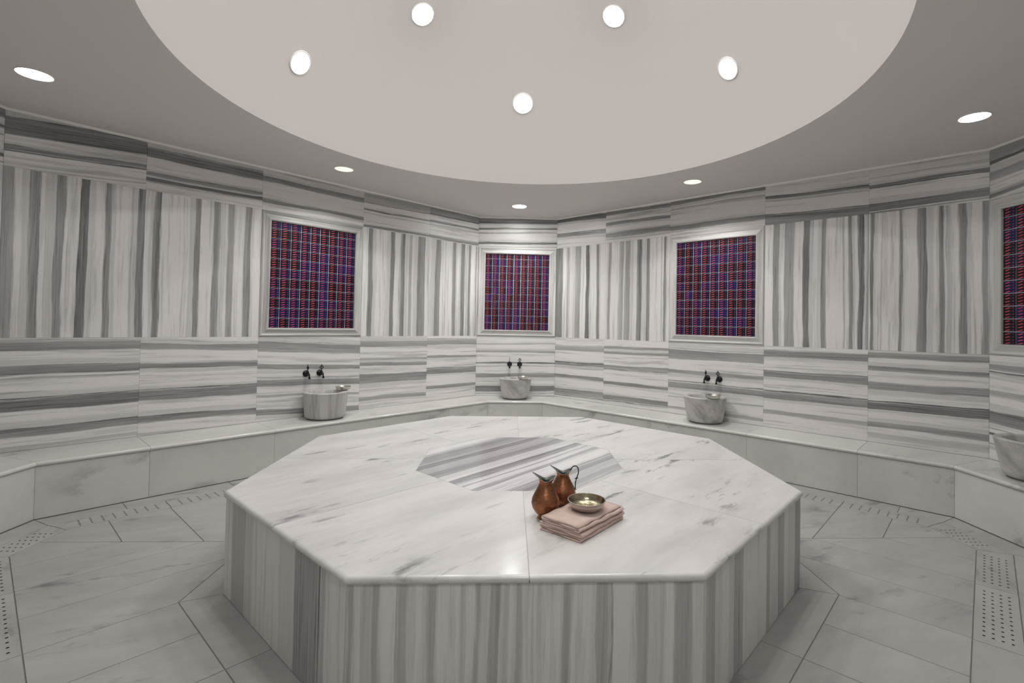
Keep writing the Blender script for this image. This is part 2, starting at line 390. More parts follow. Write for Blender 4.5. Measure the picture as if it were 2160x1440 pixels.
    # plain foot of the wall behind the bench
# light sealing bead where the tiles meet the ceiling
bm = bmesh.new()
ro = octagon(A, SH)
lv = [(ro, ZC-.016), (inset(ro, .004), ZC-.014), (inset(ro, .014), ZC-.004), (inset(ro, .014), ZC)]
rings = [[bm.verts.new((x, y, z)) for x, y in p] for p, z in lv]
for a, b in zip(rings, rings[1:]):
    for i in range(8): ngon(bm, [a[(i+1) % 8], a[i], b[i], b[(i+1) % 8]])
struct(obj('trim_1', bm, M['caulk']))

# ceiling: flat octagon with a round opening, dome above it
bm = bmesh.new(); N = 128; inner = []; outer = []; top_i = []; top_o = []
for i in range(N):
    a = 2*pi*i/N; dx, dy = cos(a), sin(a)
    t = min(A/max(abs(dx), 1e-9), A/max(abs(dy), 1e-9), AL/max(abs(dx+dy)*S2, 1e-9), AL/max(abs(dx-dy)*S2, 1e-9))+.1
    inner.append(bm.verts.new((dx*DOME_RIM, dy*DOME_RIM, ZC))); outer.append(bm.verts.new((dx*t, dy*t, ZC)))
    top_i.append(bm.verts.new((dx*DOME_RIM, dy*DOME_RIM, ZC+.02))); top_o.append(bm.verts.new((dx*t, dy*t, ZC+.02)))
for i in range(N):
    j = (i+1) % N
    ngon(bm, [inner[i], inner[j], outer[j], outer[i]]); ngon(bm, [top_i[j], top_i[i], top_o[i], top_o[j]])
    ngon(bm, [inner[j], inner[i], top_i[i], top_i[j]]); ngon(bm, [outer[i], outer[j], top_o[j], top_o[i]])
ceil = struct(obj('ceiling', bm, M['paint']))
bm = bmesh.new(); prof = []
amax = math.asin(DOME_RIM/DOME_R)
for i in range(25):
    a = amax*(1-i/24); prof.append((DOME_R*sin(a) if i < 24 else 0, DOME_CZ+DOME_R*cos(a)))
prof = [(DOME_RIM, ZC+.001)] + prof[1:]
lathe(bm, prof, N)
obj('dome', bm, M['dome'], ceil, smooth=True)

# ------------------------------------------------------------------ floor: base, tiles, perforated drain strips, kerb strips
bm = bmesh.new(); slab_rings(bm, [(octagon(A+.15, SH+.06), -.12), (octagon(A+.15, SH+.06), -.0040)])
floor = struct(obj('floor', bm, M['grout']))
def floor_piece(name, poly, mat, gap=.0021, top=0.0):
    if len(poly) < 3: return
    if area(poly) < 0: poly = poly[::-1]
    if area(poly) < .0004: return
    cx = sum(p[0] for p in poly)/len(poly); cy = sum(p[1] for p in poly)/len(poly)
    pl = [(x-cx, y-cy) for x, y in poly]
    p1 = inset(pl, gap); p2 = inset(pl, gap+.0012)
    if area(p2) <= 0: return
    bm = bmesh.new(); slab_rings(bm, [(p1, -.0039), (p1, top-.0012), (p2, top)])
    return obj(name, bm, mat, floor, (cx, cy, 0))
BO = 1.67                                            # border round the platform
DI, DO = 2.20, 2.375; DIS, DOS = 2.925, 3.10         # drain strip, long and short sides
FL, FS = AL-BD+.0, A-BD                              # foot of the bench
def ring_oct(apl, aps):
    s = apl/S2-aps                                   # half width of the short sides
    return octagon(aps, s)
ro_in, ro_out, ro_foot = ring_oct(DI, DIS), ring_oct(DO, DOS), ring_oct(AL-BD+.002, A-BD+.002)
def seg(i, a, b): return [a[i], b[i], b[(i+1) % 8], a[(i+1) % 8]]
# octagon() edges: 0 front-right long, 1 right short, 2 back-right long, 3 back short, 4 back-left long, 5 left short, 6 front-left long, 7 front short
def frame2(i):
    p, q = Vector(ro_in[i]), Vector(ro_in[(i+1) % 8]); t = (q-p).normalized(); return t, Vector((t.y, -t.x))   # along, outward
def split(poly, t, cuts):
    out = []; cuts = [-99]+sorted(cuts)+[99]
    for a, b in zip(cuts, cuts[1:]):
        p = clip(clip(poly, -t.x, -t.y, -a), t.x, t.y, b)
        if len(p) > 2 and abs(area(p)) > .001: out.append(p)
    return out
V0 = .3455
KCUT = {0: [-1.24, -.3, .6, 1.4], 2: [-1.737, -.8, .1, 1.0, 1.7], 4: [-1.7, -.9, 0, .9, 1.6], 6: [-1.3, -.3, .6, 1.3]}
DCUT = {0: [-1.92*S2, -.963*S2, 0, .963*S2, 1.92*S2], 2: [-1.384-.0, -.69, 0, .69, 1.73], 4: [-1.73, -.69, 0, .69, 1.376], 6: [-1.38, -.69, 0, .69, 1.38]}
for i in range(8):
    t, nn = frame2(i)
    for p in split(seg(i, ro_out, ro_foot), t, KCUT.get(i, [])): floor_piece('kerb_strip', p, M['floor'])
def drain_slab(poly, t, nn, lo, hi, rows_pitch, cols, solid=False):
    """drain cover with real round holes: plain slab frame round a field of octagonal holes"""
    if area(poly) < 0: poly = poly[::-1]
    cx = sum(p[0] for p in poly)/len(poly); cy = sum(p[1] for p in poly)/len(poly); c = Vector((cx, cy))
    loc = [((Vector(p)-c).dot(t), (Vector(p)-c).dot(nn)) for p in poly]     # x along, y outward
    if area(loc) < 0: loc = [(x, -y) for x, y in loc]      # local y points into the room
    rot = atan2(t.y, t.x)
    ys = sorted(y for x, y in loc); y0, y1 = ys[0], ys[-1]
    # along-extent in which the strip is at full width
    xl = max(min(x for x, y in loc if abs(y-yy) < .004) for yy in (y0, y1)); xr = min(max(x for x, y in loc if abs(y-yy) < .004) for yy in (y0, y1))
    p1 = inset(loc, .0022); p2 = inset(loc, .0034)
    bm = bmesh.new()
    holes = []
    nx = int((xr-xl-.05)/rows_pitch)
    if not solid and nx > 1:
        px0 = (xl+xr)/2-(nx-1)*rows_pitch/2; m = .022; pw = (y1-y0-2*m)/cols
        X0, X1, Y0, Y1 = px0-rows_pitch/2, px0+(nx-.5)*rows_pitch, y0+m, y1-m
        R = .0062; oc = [(cos(pi/8+k*pi/4), sin(pi/8+k*pi/4)) for k in range(8)]
        cache = {}
        def V(x, y, z=0.0):
            kx = (round(x, 5), round(y, 5), round(z, 4))
            if kx not in cache: cache[kx] = bm.verts.new((x, y, z))
            return cache[kx]
        for a in range(nx):
            for b in range(cols):
                hx, hy = px0+a*rows_pitch, Y0+(b+.5)*pw
                ax, bx, ay, by = hx-rows_pitch/2, hx+rows_pitch/2, Y0+b*pw, Y0+(b+1)*pw
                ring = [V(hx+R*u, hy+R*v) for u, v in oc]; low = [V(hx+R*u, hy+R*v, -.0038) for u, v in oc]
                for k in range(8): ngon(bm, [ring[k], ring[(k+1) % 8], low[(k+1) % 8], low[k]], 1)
                cs = [V(bx, by), V(ax, by), V(ax, ay), V(bx, ay)]       # corners: quadrants 0..3
                for qd in range(4):
                    ngon(bm, [cs[qd], cs[(qd+1) % 4], ring[(2*qd+2) % 8], ring[(2*qd+1) % 8]])
                    ngon(bm, [cs[qd], ring[(2*qd+1) % 8], ring[(2*qd) % 8]])
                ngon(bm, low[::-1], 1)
        # frame between field rectangle and slab outline: fan through four clipped pieces
        for f in ((-1, 0, -X0), (1, 0, X1)):
            pc = clip(p2, -f[0], -f[1], -f[2])
            vs = [bm.verts.new((x, y, 0)) for x, y in pc]
            if len(vs) > 2: ngon(bm, vs)
        mid = clip(clip(p2, -1, 0, -X0), 1, 0, X1)
        for f in ((0, 1, Y0), (0, -1, -Y1)):
            pc = clip(mid, *f)
            if len(pc) > 2: ngon(bm, [bm.verts.new((x, y, 0)) for x, y in pc])
    else:
        ngon(bm, [bm.verts.new((x, y, 0)) for x, y in p2])
    r2 = [bm.verts.new((x, y, 0)) for x, y in p2]; r1 = [bm.verts.new((x, y, -.0012)) for x, y in p1]; r0 = [bm.verts.new((x, y, -.0039)) for x, y in p1]
    for a, b in ((r1, r2), (r0, r1)):
        for k in range(len(a)): ngon(bm, [a[k], a[(k+1) % len(a)], b[(k+1) % len(a)], b[k]])
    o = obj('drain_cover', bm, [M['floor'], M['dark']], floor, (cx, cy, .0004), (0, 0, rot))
    return o
for i in range(8):
    t, nn = frame2(i)
    for p in split(seg(i, ro_in, ro_out), t, DCUT.get(i, [])):
        c = sum((Vector(q) for q in p), Vector((0, 0)))/len(p)
        u = c.dot(t)
        back = i in (2, 3, 4)
        plainslab = i in (0, 6) and abs(u) < .963*S2
        drain_slab(p, t, nn, 0, 0, .06 if back else .0485, 5 if back else 4, plainslab)
bo = octagon(BO)
for sx in (-1, 1):
    for sy in (-1, 1):
        for r in range(-8, 8):
            lo, hi = r*V0, (r+1)*V0
            # quadrant, then strip across the diagonal
            base = [(0, 0), (4, 0), (4, 4), (0, 4)]
            p = clip(clip(base, -S2, S2, -lo), S2, -S2, hi)
            for (x0, y0), (x1, y1) in zip(ro_in, ro_in[1:]+ro_in[:1]):
                a, b = (y1-y0), -(x1-x0); p = clip(p, a, b, a*x0+b*y0) if len(p) > 2 else []
            if len(p) < 3: continue
            mid = (lo+hi)/2
            if abs(mid) < .69: p = clip(p, -S2, -S2, -BO)
            elif mid > 0: p = clip(p, -1, 0, -BO)
            else: p = clip(p, 0, -1, -BO)
            if len(p) < 3: continue
            p = [(x*sx, y*sy) for x, y in p]
            floor_piece('floor_tile', p, M['floor'])
base_oct = octagon(AT-.02)
for i in range(8):
    t = (Vector(bo[(i+1) % 8])-Vector(bo[i])).normalized()
    for p in split([base_oct[i], bo[i], bo[(i+1) % 8], base_oct[(i+1) % 8]], t, [0.0]): floor_piece('border_tile', p, M['floor'])

# ------------------------------------------------------------------ bench round the walls
bench = thing('marble_bench', 'continuous pale marble bench with rounded seat edge running along the striped walls', 'bench')
wo = octagon(A-.003, SH-.001)
be = ring_oct(AL-BD, A-BD)
for i in range(7):                                    # no bench on the entrance side
    t, nn = frame2(i)
    cuts = UJ[1:-1] if i in (0, 2, 4, 6) else []
    for p in split(seg(i, be, wo), t, cuts):
        if area(p) < 0: p = p[::-1]
        # which edge is the free (room side) edge
        n = len(p); din = []
        for e in range(n):
            mx = (Vector(p[e])+Vector(p[(e+1) % n]))/2
            din.append(mx.dot(nn))
        fr = din.index(min(din))
        cx = sum(q[0] for q in p)/n; cy = sum(q[1] for q in p)/n
        pl = [(x-cx, y-cy) for x, y in p]
        def lev(d, g=.0008):
            ds = [g]*n; ds[fr] = d; return inset(pl, ds)
        h = .032; rr = h/2
        L = []
        for k in range(7):
            a = -pi/2+pi*k/6; L.append((lev(rr-rr*cos(a), .0008 if 0 < k < 6 else .0018), ZB-h/2+rr*sin(a)))
        bm = bmesh.new(); slab_rings(bm, L)
        so_ = obj('seat_slab', bm, M['bench'], bench, (cx, cy, 0), smooth=True); so_.data.set_sharp_from_angle(angle=radians(34)); flat_top(so_)
    inn = ring_oct(AL-BD+.014, A-BD+.014); inn2 = ring_oct(AL-BD+.034, A-BD+.034)
    for p in split(seg(i, inn, inn2), t, cuts):
        if area(p) < 0: p = p[::-1]
        cx = sum(q[0] for q in p)/len(p); cy = sum(q[1] for q in p)/len(p)
        pl = [(x-cx, y-cy) for x, y in p]; g = inset(pl, .0008); g2 = inset(pl, .002)
        bm = bmesh.new(); slab_rings(bm, [(g2, .0004), (g, .0014), (g, ZB-.0335), (g2, ZB-.0325)])
        obj('front_slab', bm, M['bench'], bench, (cx, cy, 0))

# ------------------------------------------------------------------ octagonal platform in the middle
plat = thing('marble_platform', 'large octagonal marble platform with striped sides in the middle of the room', 'platform')
oo, ii = octagon(AT), octagon(AI)
TH = .030
for i in range(8):
    v = Vector(oo[i]); p0 = Vector(oo[i-1]); p1 = Vector(oo[(i+1) % 8]); w0 = Vector(ii[i]); wa = Vector(ii[i-1]); wb = Vector(ii[(i+1) % 8])
    poly = [(p0+v)/2, v, (v+p1)/2, (w0+wb)/2, w0, (wa+w0)/2]          # corner slab: mid side, vertex, mid side, inner mid, inner vertex, inner mid
    c = sum(poly, Vector((0, 0)))/6
    pl = [tuple(q-c) for q in poly]
    def lev(d, g=.0013): return inset(pl, [d, d, g, g, g, g])
    L = []
    for k in range(7):
        a = -pi/2+pi*k/6; L.append((lev(TH/2-TH/2*cos(a), .0013 if 0 < k < 6 else .0020), ZT-TH/2+TH/2*sin(a)))
    bm = bmesh.new()
    rings = [[bm.verts.new((x, y, z)) for x, y in q] for q, z in L]
    for a, b in zip(rings, rings[1:]):
        for k in range(6): ngon(bm, [a[k], a[(k+1) % 6], b[(k+1) % 6], b[k]])
    # the slab outline is not convex at the inner vertex: two quads
    for r, s in ((rings[0], -1), (rings[-1], 1)):
        for q in ((r[0], r[1], r[4], r[5]), (r[1], r[2], r[3], r[4])): ngon(bm, q if s > 0 else q[::-1])
    so_ = obj('top_slab', bm, M['top'], plat, (c.x, c.y, 0), smooth=True); so_.data.set_sharp_from_angle(angle=radians(34)); flat_top(so_)
# striped octagon in the centre of the top
bm = bmesh.new(); uvl = bm.loops.layers.uv.new('UVMap')
slab_rings(bm, [(inset(ii, .0012), ZT-TH), (inset(ii, .0012), ZT-.0012), (inset(ii, .002), ZT-.0002)])
dv = Vector((.6595, .7517)); nv = Vector((.7517, -.6595))
for f in bm.faces:
    for l in f.loops: l[uvl].uv = (l.vert.co.xy.dot(nv)+.62, l.vert.co.xy.dot(dv))
CB = [(-.52, -.10, .40), (.345, .60, .32), (-.48, -.355, .62), (-.345, -.275, .85), (-.25, -.19, .42), (-.18, -.085, .62), (.008, .06, .72), (.06, .078, 1.05), (.118, .13, .7), (.188, .212, .5), (.212, .227, .95), (.355, .372, .8), (.372, .44, .6), (.48, .492, .4), (.51, .575, .5), (.575, .588, .95)]
M['centre'] = stripe_mat('striped_marble_centre', 1.24, [(a+.62, b+.62, min(1.02, d*1.55)) for a, b, d in CB], 61, .17, (.70, .69, .69), (.24, .235, .245), soft=1.7, amt=.85)
o = obj('centre_slab', bm, M['centre'], plat); o['label'] = 'grey diagonally striped octagonal slab set in the top'
# mortar bed under the top slabs, seen only in the joints
bm = bmesh.new(); slab_rings(bm, [(octagon(AT-.02), ZT-TH+.002), (octagon(AT-.0035), ZT-TH/2), (octagon(AT-.014), ZT-.0014)])
obj('mortar_bed', bm, M['mortar'], plat)
# sides
bs = octagon(AT-.012)
SIDEMAT = {}
for i, key in enumerate(['PR', 'PF', 'PR', 'PF', 'PL', 'PR', 'PL', 'PF']):
    if key not in SIDEMAT: SIDEMAT[key] = stripe_mat('striped_marble_side_'+key.lower(), 1.251, BANDS[key][2], 70+len(SIDEMAT), .34, soft=1.2, amt=.68)
    p, q = Vector(bs[i]), Vector(bs[(i+1) % 8]); c = (p+q)/2; t = (q-p).normalized(); hl = (q-p).length/2
    bm = bmesh.new(); uvl = bm.loops.layers.uv.new('UVMap')
    z0, z1 = .003, ZT-TH
    zc = (z0+z1)/2; th = .02; e = .0012
    # local x = along (right seen from outside), y = inward
    pr = [(-hl, 0), (hl, 0), (hl-th*T8, th), (-hl+th*T8, th)]
    slab_rings(bm, [(pr, z0-zc), (pr, z1-zc)])
    for f in bm.faces:
        for l in f.loops: l[uvl].uv = (l.vert.co.x+hl, l.vert.co.z+zc)
    obj('side_slab', bm, SIDEMAT[key], plat, (c.x, c.y, zc), (0, 0, atan2(t.y, t.x)))

# ------------------------------------------------------------------ mosaic panels
def glass_tile_mat():
    t = NT('mosaic_glass')
    uv = t.n('UVMap').outputs[0]; sp = t.n('SeparateXYZ'); t.put(sp.inputs[0], uv); x, y = sp.outputs[0], sp.outputs[1]
    rn = t.n('ObjectInfo').outputs['Random']
    r2 = t.math('FRACT', t.math('MULTIPLY', rn, 17.31)); r3 = t.math('FRACT', t.math('MULTIPLY', rn, 57.77)); r4 = t.math('FRACT', t.math('MULTIPLY', rn, 113.3))
    wav = t.math('MULTIPLY', t.math('SINE', t.math('MULTIPLY_ADD', x, 12.0, -1.2)), .13)
    ph = t.math('FRACT', t.math('ADD', t.math('ADD', t.math('MULTIPLY', y, 4.0), wav), .12))
    d = t.math('ABSOLUTE', t.math('SUBTRACT', ph, .5))
    xw = t.math('MULTIPLY', t.mapr(x, .05, .20, 0, 1, True), t.mapr(x, .66, .46, 0, 1, True))
    line = t.math('MULTIPLY', t.mapr(d, .27, .10, 0, 1, True), xw)
    core = t.math('MULTIPLY', t.mapr(d, .18, .04, 0, 1, True), t.math('MULTIPLY', t.mapr(x, .12, .3, 0, 1, True), t.mapr(x, .62, .42, 0, 1, True)))
    # column of dots on the right
    py = t.math('SUBTRACT', t.math('FRACT', t.math('ADD', t.math('MULTIPLY', y, 4.0), .05)), .5)
    dx = t.math('MULTIPLY', t.math('SUBTRACT', x, .83), 4.0)
    rr = t.math('SQRT', t.math('ADD', t.math('MULTIPLY', dx, dx), t.math('MULTIPLY', py, py)))
    dot = t.mapr(rr, .26, .12, 0, 1, True)
    dx2 = t.math('MULTIPLY', t.math('SUBTRACT', x, .64), 4.0)
    rr2 = t.math('SQRT', t.math('ADD', t.math('MULTIPLY', dx2, dx2), t.math('MULTIPLY', py, py)))
    dot2 = t.math('MULTIPLY', t.mapr(rr2, .22, .1, 0, .5, True), r4)
    bgc = t.mix(t.mapr(r2, .35, 1.0, 0, 1), (.004, .003, .006), t.mix(r3, (.006, .009, .075), (.011, .005, .05)))
    nz = t.noise(t.n('TexCoord').outputs['Object'], 55.0, 3.0, .7, t.math('MULTIPLY', rn, 30.0))
    bgc = t.mix(t.mapr(nz, .55, .75, 0, .6), bgc, (.04, .035, .16))
    red = t.mix(r3, (.25, .007, .017), (.25, .014, .07))
    hot = t.mix(r2, (.74, .17, .12), (.66, .16, .25))
    c = t.mix(t.math('MULTIPLY', line, .9), bgc, red)
    c = t.mix(t.math('MULTIPLY', core, t.mapr(r4, 0, 1, .55, 1.0)), c, hot)
    c = t.mix(t.math('MULTIPLY', dot, t.mapr(r3, 0, 1, .35, .95)), c, t.mix(r2, (.42, .10, .22), (.28, .16, .42)))
    c = t.mix(dot2, c, (.09, .07, .25))
    return t.set(Base_Color=c, Roughness=.3, Specular_IOR_Level=.3)
M['glass'] = glass_tile_mat()
def strip_frame_mat(name, seed, ax, dk):
    W = .09
    rr = random.Random(seed); bl = []
    x = 0
    while x < W:
        wd = rr.uniform(.006, .03); bl.append((x, x+wd, rr.uniform(.2, .7)*dk)); x += wd+rr.uniform(.006, .03)
    wh = tuple(v*(1-.52*max(0, dk-.2)) for v in WHITE)
    return stripe_mat(name, W, bl, seed, .36, wh)
PI_U, PI_Z0, PI_Z1 = .446, 1.303, 2.364
def make_panel(name, k, hw, ap, label, dark):
    th, loc = wall_frame(k, ap)
    ho = .5338 if hw != SH else .5485
    pn = thing(name, label, 'mosaic', (loc.x, loc.y, 0), (0, 0, th), 'mosaic panels framed in marble')
    # grout bed
    bm = bmesh.new(); slab_rings(bm, [([(-PI_U-.01, .0125), (PI_U+.01, .0125), (PI_U+.01, .017), (-PI_U-.01, .017)], PI_Z0-.01), ([(-PI_U-.01, .0125), (PI_U+.01, .0125), (PI_U+.01, .017), (-PI_U-.01, .017)], PI_Z1+.01)])
    obj('grout_bed', bm, M['gtile_grout'], pn)
    # frame: four mitred members, profile given as (distance inward from outer edge, y)
    wu = ho-PI_U; 
    prof = [(0, .017), (0, -.002), (.06, -.010), (.16, -.014), (.26, -.010), (.34, -.003), (.55, -.007), (.78, -.014), (.88, -.017), (.95, -.014), (1.0, -.008), (1.0, .013)]
    oz0, oz1 = Z1+.0008, Z2-.0008
    for m_i, (side, dk) in enumerate((('bottom', dark[0]), ('right', dark[1]), ('top', dark[2]), ('left', dark[3]))):
        bm = bmesh.new(); uvl = bm.loops.layers.uv.new('UVMap')
        def P(f, y, e):
            zb = oz0+(PI_Z0-oz0)*f; zt = oz1+(PI_Z1-oz1)*f; ul = -ho+wu*f; ur = ho-wu*f
            return {'bottom': ((ul, y, zb), (ur, y, zb)), 'top': ((ur, y, zt), (ul, y, zt)), 'right': ((ur, y, zb), (ur, y, zt)), 'left': ((ul, y, zt), (ul, y, zb))}[side][e]
        va = [bm.verts.new(P(f, y, 0)) for f, y in prof]; vb = [bm.verts.new(P(f, y, 1)) for f, y in prof]
        n = len(prof)
        for i in range(n):
            j = (i+1) % n; ngon(bm, [va[i], vb[i], vb[j], va[j]])
        ngon(bm, va); ngon(bm, vb[::-1])
        for fc in bm.faces:
            for l in fc.loops:
                c = l.vert.co
                if side in ('bottom', 'top'): l[uvl].uv = (abs(c.z-(oz0 if side == 'bottom' else oz1)), c.x+1)
                else: l[uvl].uv = (abs(abs(c.x)-ho), c.z)
        key = ('frame', dk, m_i)
        if key not in BM_: BM_[key] = strip_frame_mat('frame_marble_%d_%d' % (m_i, round(dk*10)), 90+m_i+int(dk*30), 0, dk)
        o = obj('frame_rail', bm, BM_[key], pn)
    # glass tiles: nine columns, ten rows and a cut row along the top
    pitch = 2*PI_U/9; g = .0026
    for full in (True, False):
        me = None
        rows = range(10) if full else [10]
        for r in rows:
            z0 = PI_Z0+r*pitch; z1 = min(z0+pitch, PI_Z1+.003)
            for c in range(9):
                if me is None:
                    hx, hz = pitch/2-g, (z1-z0)/2-g
                    bm = bmesh.new(); uvl = bm.loops.layers.uv.new('UVMap')
                    e = .0016
                    f = [bm.verts.new(p) for p in ((-hx+e, -.0015, -hz+e), (hx-e, -.0015, -hz+e), (hx-e, -.0015, hz-e), (-hx+e, -.0015, hz-e))]
                    b = [bm.verts.new(p) for p in ((-hx, 0, -hz), (hx, 0, -hz), (hx, 0, hz), (-hx, 0, hz))]
                    d = [bm.verts.new(p) for p in ((-hx, .005, -hz), (hx, .005, -hz), (hx, .005, hz), (-hx, .005, hz))]
                    ngon(bm, f)
                    for p_, q_ in ((f, b), (b, d)):
                        for i in range(4): ngon(bm, [p_[(i+1) % 4], p_[i], q_[i], q_[(i+1) % 4]])
                    for fc in bm.faces:
                        for l in fc.loops: l[uvl].uv = ((l.vert.co.x+hx)/(2*hx), (l.vert.co.z+hz)/(pitch-2*g))
                    me = mesh('mosaic_tile', bm, M['glass'])
                link('mosaic_tile', me, pn, (-PI_U+(c+.5)*pitch, .0085, (z0+z1)/2))
    return pn
make_panel('mosaic_panel', 7, LH, AL, 'framed red and blue glass mosaic in a grey frame on the left-hand long wall', (.75, .6, .8, .8))
make_panel('mosaic_panel', 0, SH, A, 'framed red and blue glass mosaic on the narrow back wall, smallest in the photo', (.7, .3, .2, .3))
make_panel('mosaic_panel', 1, LH, AL, 'framed red and blue glass mosaic on the right-hand long wall, light top rail', (.6, .55, .2, .35))
make_panel('mosaic_panel', 2, SH, A, 'framed red and blue glass mosaic cut off by the right edge of the photo', (.6, .5, .5, .5))

# ------------------------------------------------------------------ lamps
def lamp(name, label, loc, rot, r, mat, group, inset_=.004):
    t = thing(name, label, 'light', loc, rot, group)
    bm = bmesh.new(); lathe(bm, [(r+.008, .004), (r+.008, -.003), (r+.005, -.006), (r, -.005), (r, .004)], 48)
    obj('bezel', bm, M['bezel'], t, smooth=True)
    bm = bmesh.new(); lathe(bm, [(r-.0005, .003), (r-.0005, -.002), (r*.6, -.0035), (0, -.004)], 48, cap0=True)
    obj('diffuser', bm, mat, t, smooth=True)
    return t
RL = [(0, 3.06, 'above the back basin, white', 'lamp_back'), (45, 2.47, 'above the right mosaic panel, cream-tinted', 'lamp_warm'), (90, 3.085, 'near the right edge of the photo', 'lamp'), (135, 2.47, 'over the front right bench, out of view', 'lamp_warm'),
      (180, 3.06, 'over the entrance side, out of view', 'lamp_front'), (225, 2.47, 'over the front left bench, out of view', 'lamp_warm'), (270, 3.06, 'at the far left edge of the photo', 'lamp'), (315, 2.47, 'above the left mosaic panel, yellowish', 'lamp_warm')]
def degrees_off(a):
    d = math.degrees(a) % 360
    return d-360 if d > 180 else d
for a, r, lab, mt in RL:
    a = radians(a)
    lt = lamp('ceiling_downlight', 'round downlight in the flat ceiling '+lab, (r*sin(a), r*cos(a), ZC-.0005), (0, 0, 0), .086, M[mt], 'downlights in the flat ceiling ring')
    if abs(degrees_off(a)) < 100:                      # the beam the downlight throws down past its own wall
        sp = bpy.data.lights.new('beam', 'SPOT'); sp.energy = BEAM*(1 if abs(degrees_off(a)) < 20 else .75 if abs(degrees_off(a)) < 60 else .12); sp.color = (1.0, .985, .965)
        sp.spot_size = radians(132); sp.spot_blend = .85; sp.shadow_soft_size = .07
        so = link('beam', sp, lt, (0, 0, -.012))
DL = [((-.005, 1.631, 3.555), 'lowest disc light in the dome, straight above the back mosaic panel', .094, 'lamp_dim'), ((-1.71, .594, 3.329), 'disc light at the far left of the dome, low on its curve', .083, 'lamp_dim'), ((1.606, .606, 3.455), 'disc light at the far right of the dome, low on its curve', .084, 'lamp_dim'),
      ((-.856, .861, 3.913), 'upper left disc light in the dome, near the top edge of the photo', .087, 'lamp_high'), ((.727, .845, 3.975), 'upper right disc light in the dome, near the top edge of the photo', .087, 'lamp_high')]
for az, el, lab in ((234, 1.68, 'disc light low on the front left of the dome, out of view'), (306, 1.68, 'disc light low on the front right of the dome, out of view'), (198, 1.16, 'disc light high on the left of the dome, out of view'), (342, 1.16, 'disc light high on the right of the dome, out of view'), (270, 1.16, 'disc light high on the front of the dome, out of view')):
    a = radians(az); DL.append(((el*cos(a), el*sin(a), DOME_CZ+sqrt(DOME_R**2-el*el)), lab, .086, 'lamp_dim' if el > 1.5 else 'lamp_high_front'))
for p, lab, r, mt in DL:
    n = (Vector(p)-Vector((0, 0, DOME_CZ))).normalized()
    q = n.to_track_quat('Z', 'Y').to_euler()
    pos = Vector((0, 0, DOME_CZ))+n*(DOME_R-.004)
    lamp('dome_light', lab, pos, q, r, M[mt], 'disc lights in the dome')

# ------------------------------------------------------------------ wash basins
def basin_mat(name, seed, vert):
    t = NT(name); tc = t.n('TexCoord').outputs['Object']; mr = t.n('Mapping'); t.put(mr.inputs[0], tc); mp = t.n('Mapping'); t.put(mp.inputs[0], mr.outputs[0])
    mp.inputs['Scale'].default_value = (15, 15, .9) if vert else (11, 11, 1.6)
    if not vert: mr.inputs['Rotation'].default_value = (radians(10), radians(40), .3)
    n1 = t.noise(mp.outputs[0], 1.0, 4.0, .6, seed*1.0)
    n2 = t.noise(mp.outputs[0], 3.2, 3.0, .6, seed+4.0)
    D = t.math('ADD', t.mapr(n1, .42, .66, 0, .75), t.mapr(n2, .55, .75, 0, .3), clamp=True)
    return t.set(Base_Color=t.mix(D, (.52, .505, .49), (.25, .243, .236)), Roughness=.4, Specular_IOR_Level=.35)
def make_basin(name, label, k, ap, u, off, rb, rt, mat, hgt=.272):
    th, loc = wall_frame(k, ap)
    p = loc + Vector((cos(th)*u+sin(th)*off, sin(th)*u-cos(th)*off, 0))
    b = thing(name, label, 'basin', (p.x, p.y, ZB), (0, 0, th), 'round marble wash basins')
    z0 = .016
    bm = bmesh.new()
    prof = [(0, z0+.002), (rb-.012, z0), (rb-.002, z0+.006)]
    for i in range(1, 9):
        f = i/8; prof.append((rb+(rt-rb)*(f**.85), z0+.006+(hgt-z0-.014)*f))
    prof += [(rt+.001, hgt-.004), (rt-.004, hgt), (rt-.046, hgt), (rt-.052, hgt-.006), (rt-.06, hgt-.06), (rt-.085, hgt-.15), (rt-.13, hgt-.18), (0, hgt-.185)]
    lathe(bm, prof, 64)
    obj('bowl', bm, mat, b, smooth=False)
    for pl in b.children[0].data.polygons: pl.use_smooth = True
    bm = bmesh.new(); lathe(bm, [(0, .0), (rb-.022, .0), (rb-.022, z0+.001), (0, z0+.001)], 48)
    obj('foot', bm, M['basin_foot'], b)
    return b, p, th
M['basin_foot'] = plain('basin_foot', (.16, .155, .15), .6)
M['basin_v'] = basin_mat('basin_marble_upright', 3, True); M['basin_d'] = basin_mat('basin_marble_slanting', 8, False); M['basin_d2'] = basin_mat('basin_marble_slanting_fine', 15, False)
BAS = [make_basin('wash_basin', 'round marble basin with upright grey streaks under the left mosaic panel', 7, AL, .045, .222, .193, .214, M['basin_v']),
       make_basin('wash_basin', 'round tapering marble basin with slanting grey veins under the back mosaic panel', 0, A, 0.0, .222, .178, .214, M['basin_d']),
       make_basin('wash_basin', 'round marble basin with slanting veins under the right mosaic panel', 1, AL, .012, .225, .180, .218, M['basin_d2']),
       make_basin('wash_basin', 'round marble basin cut off by the right edge of the photo', 2, A, 0.0, .222, .165, .216, M['basin_d'])]

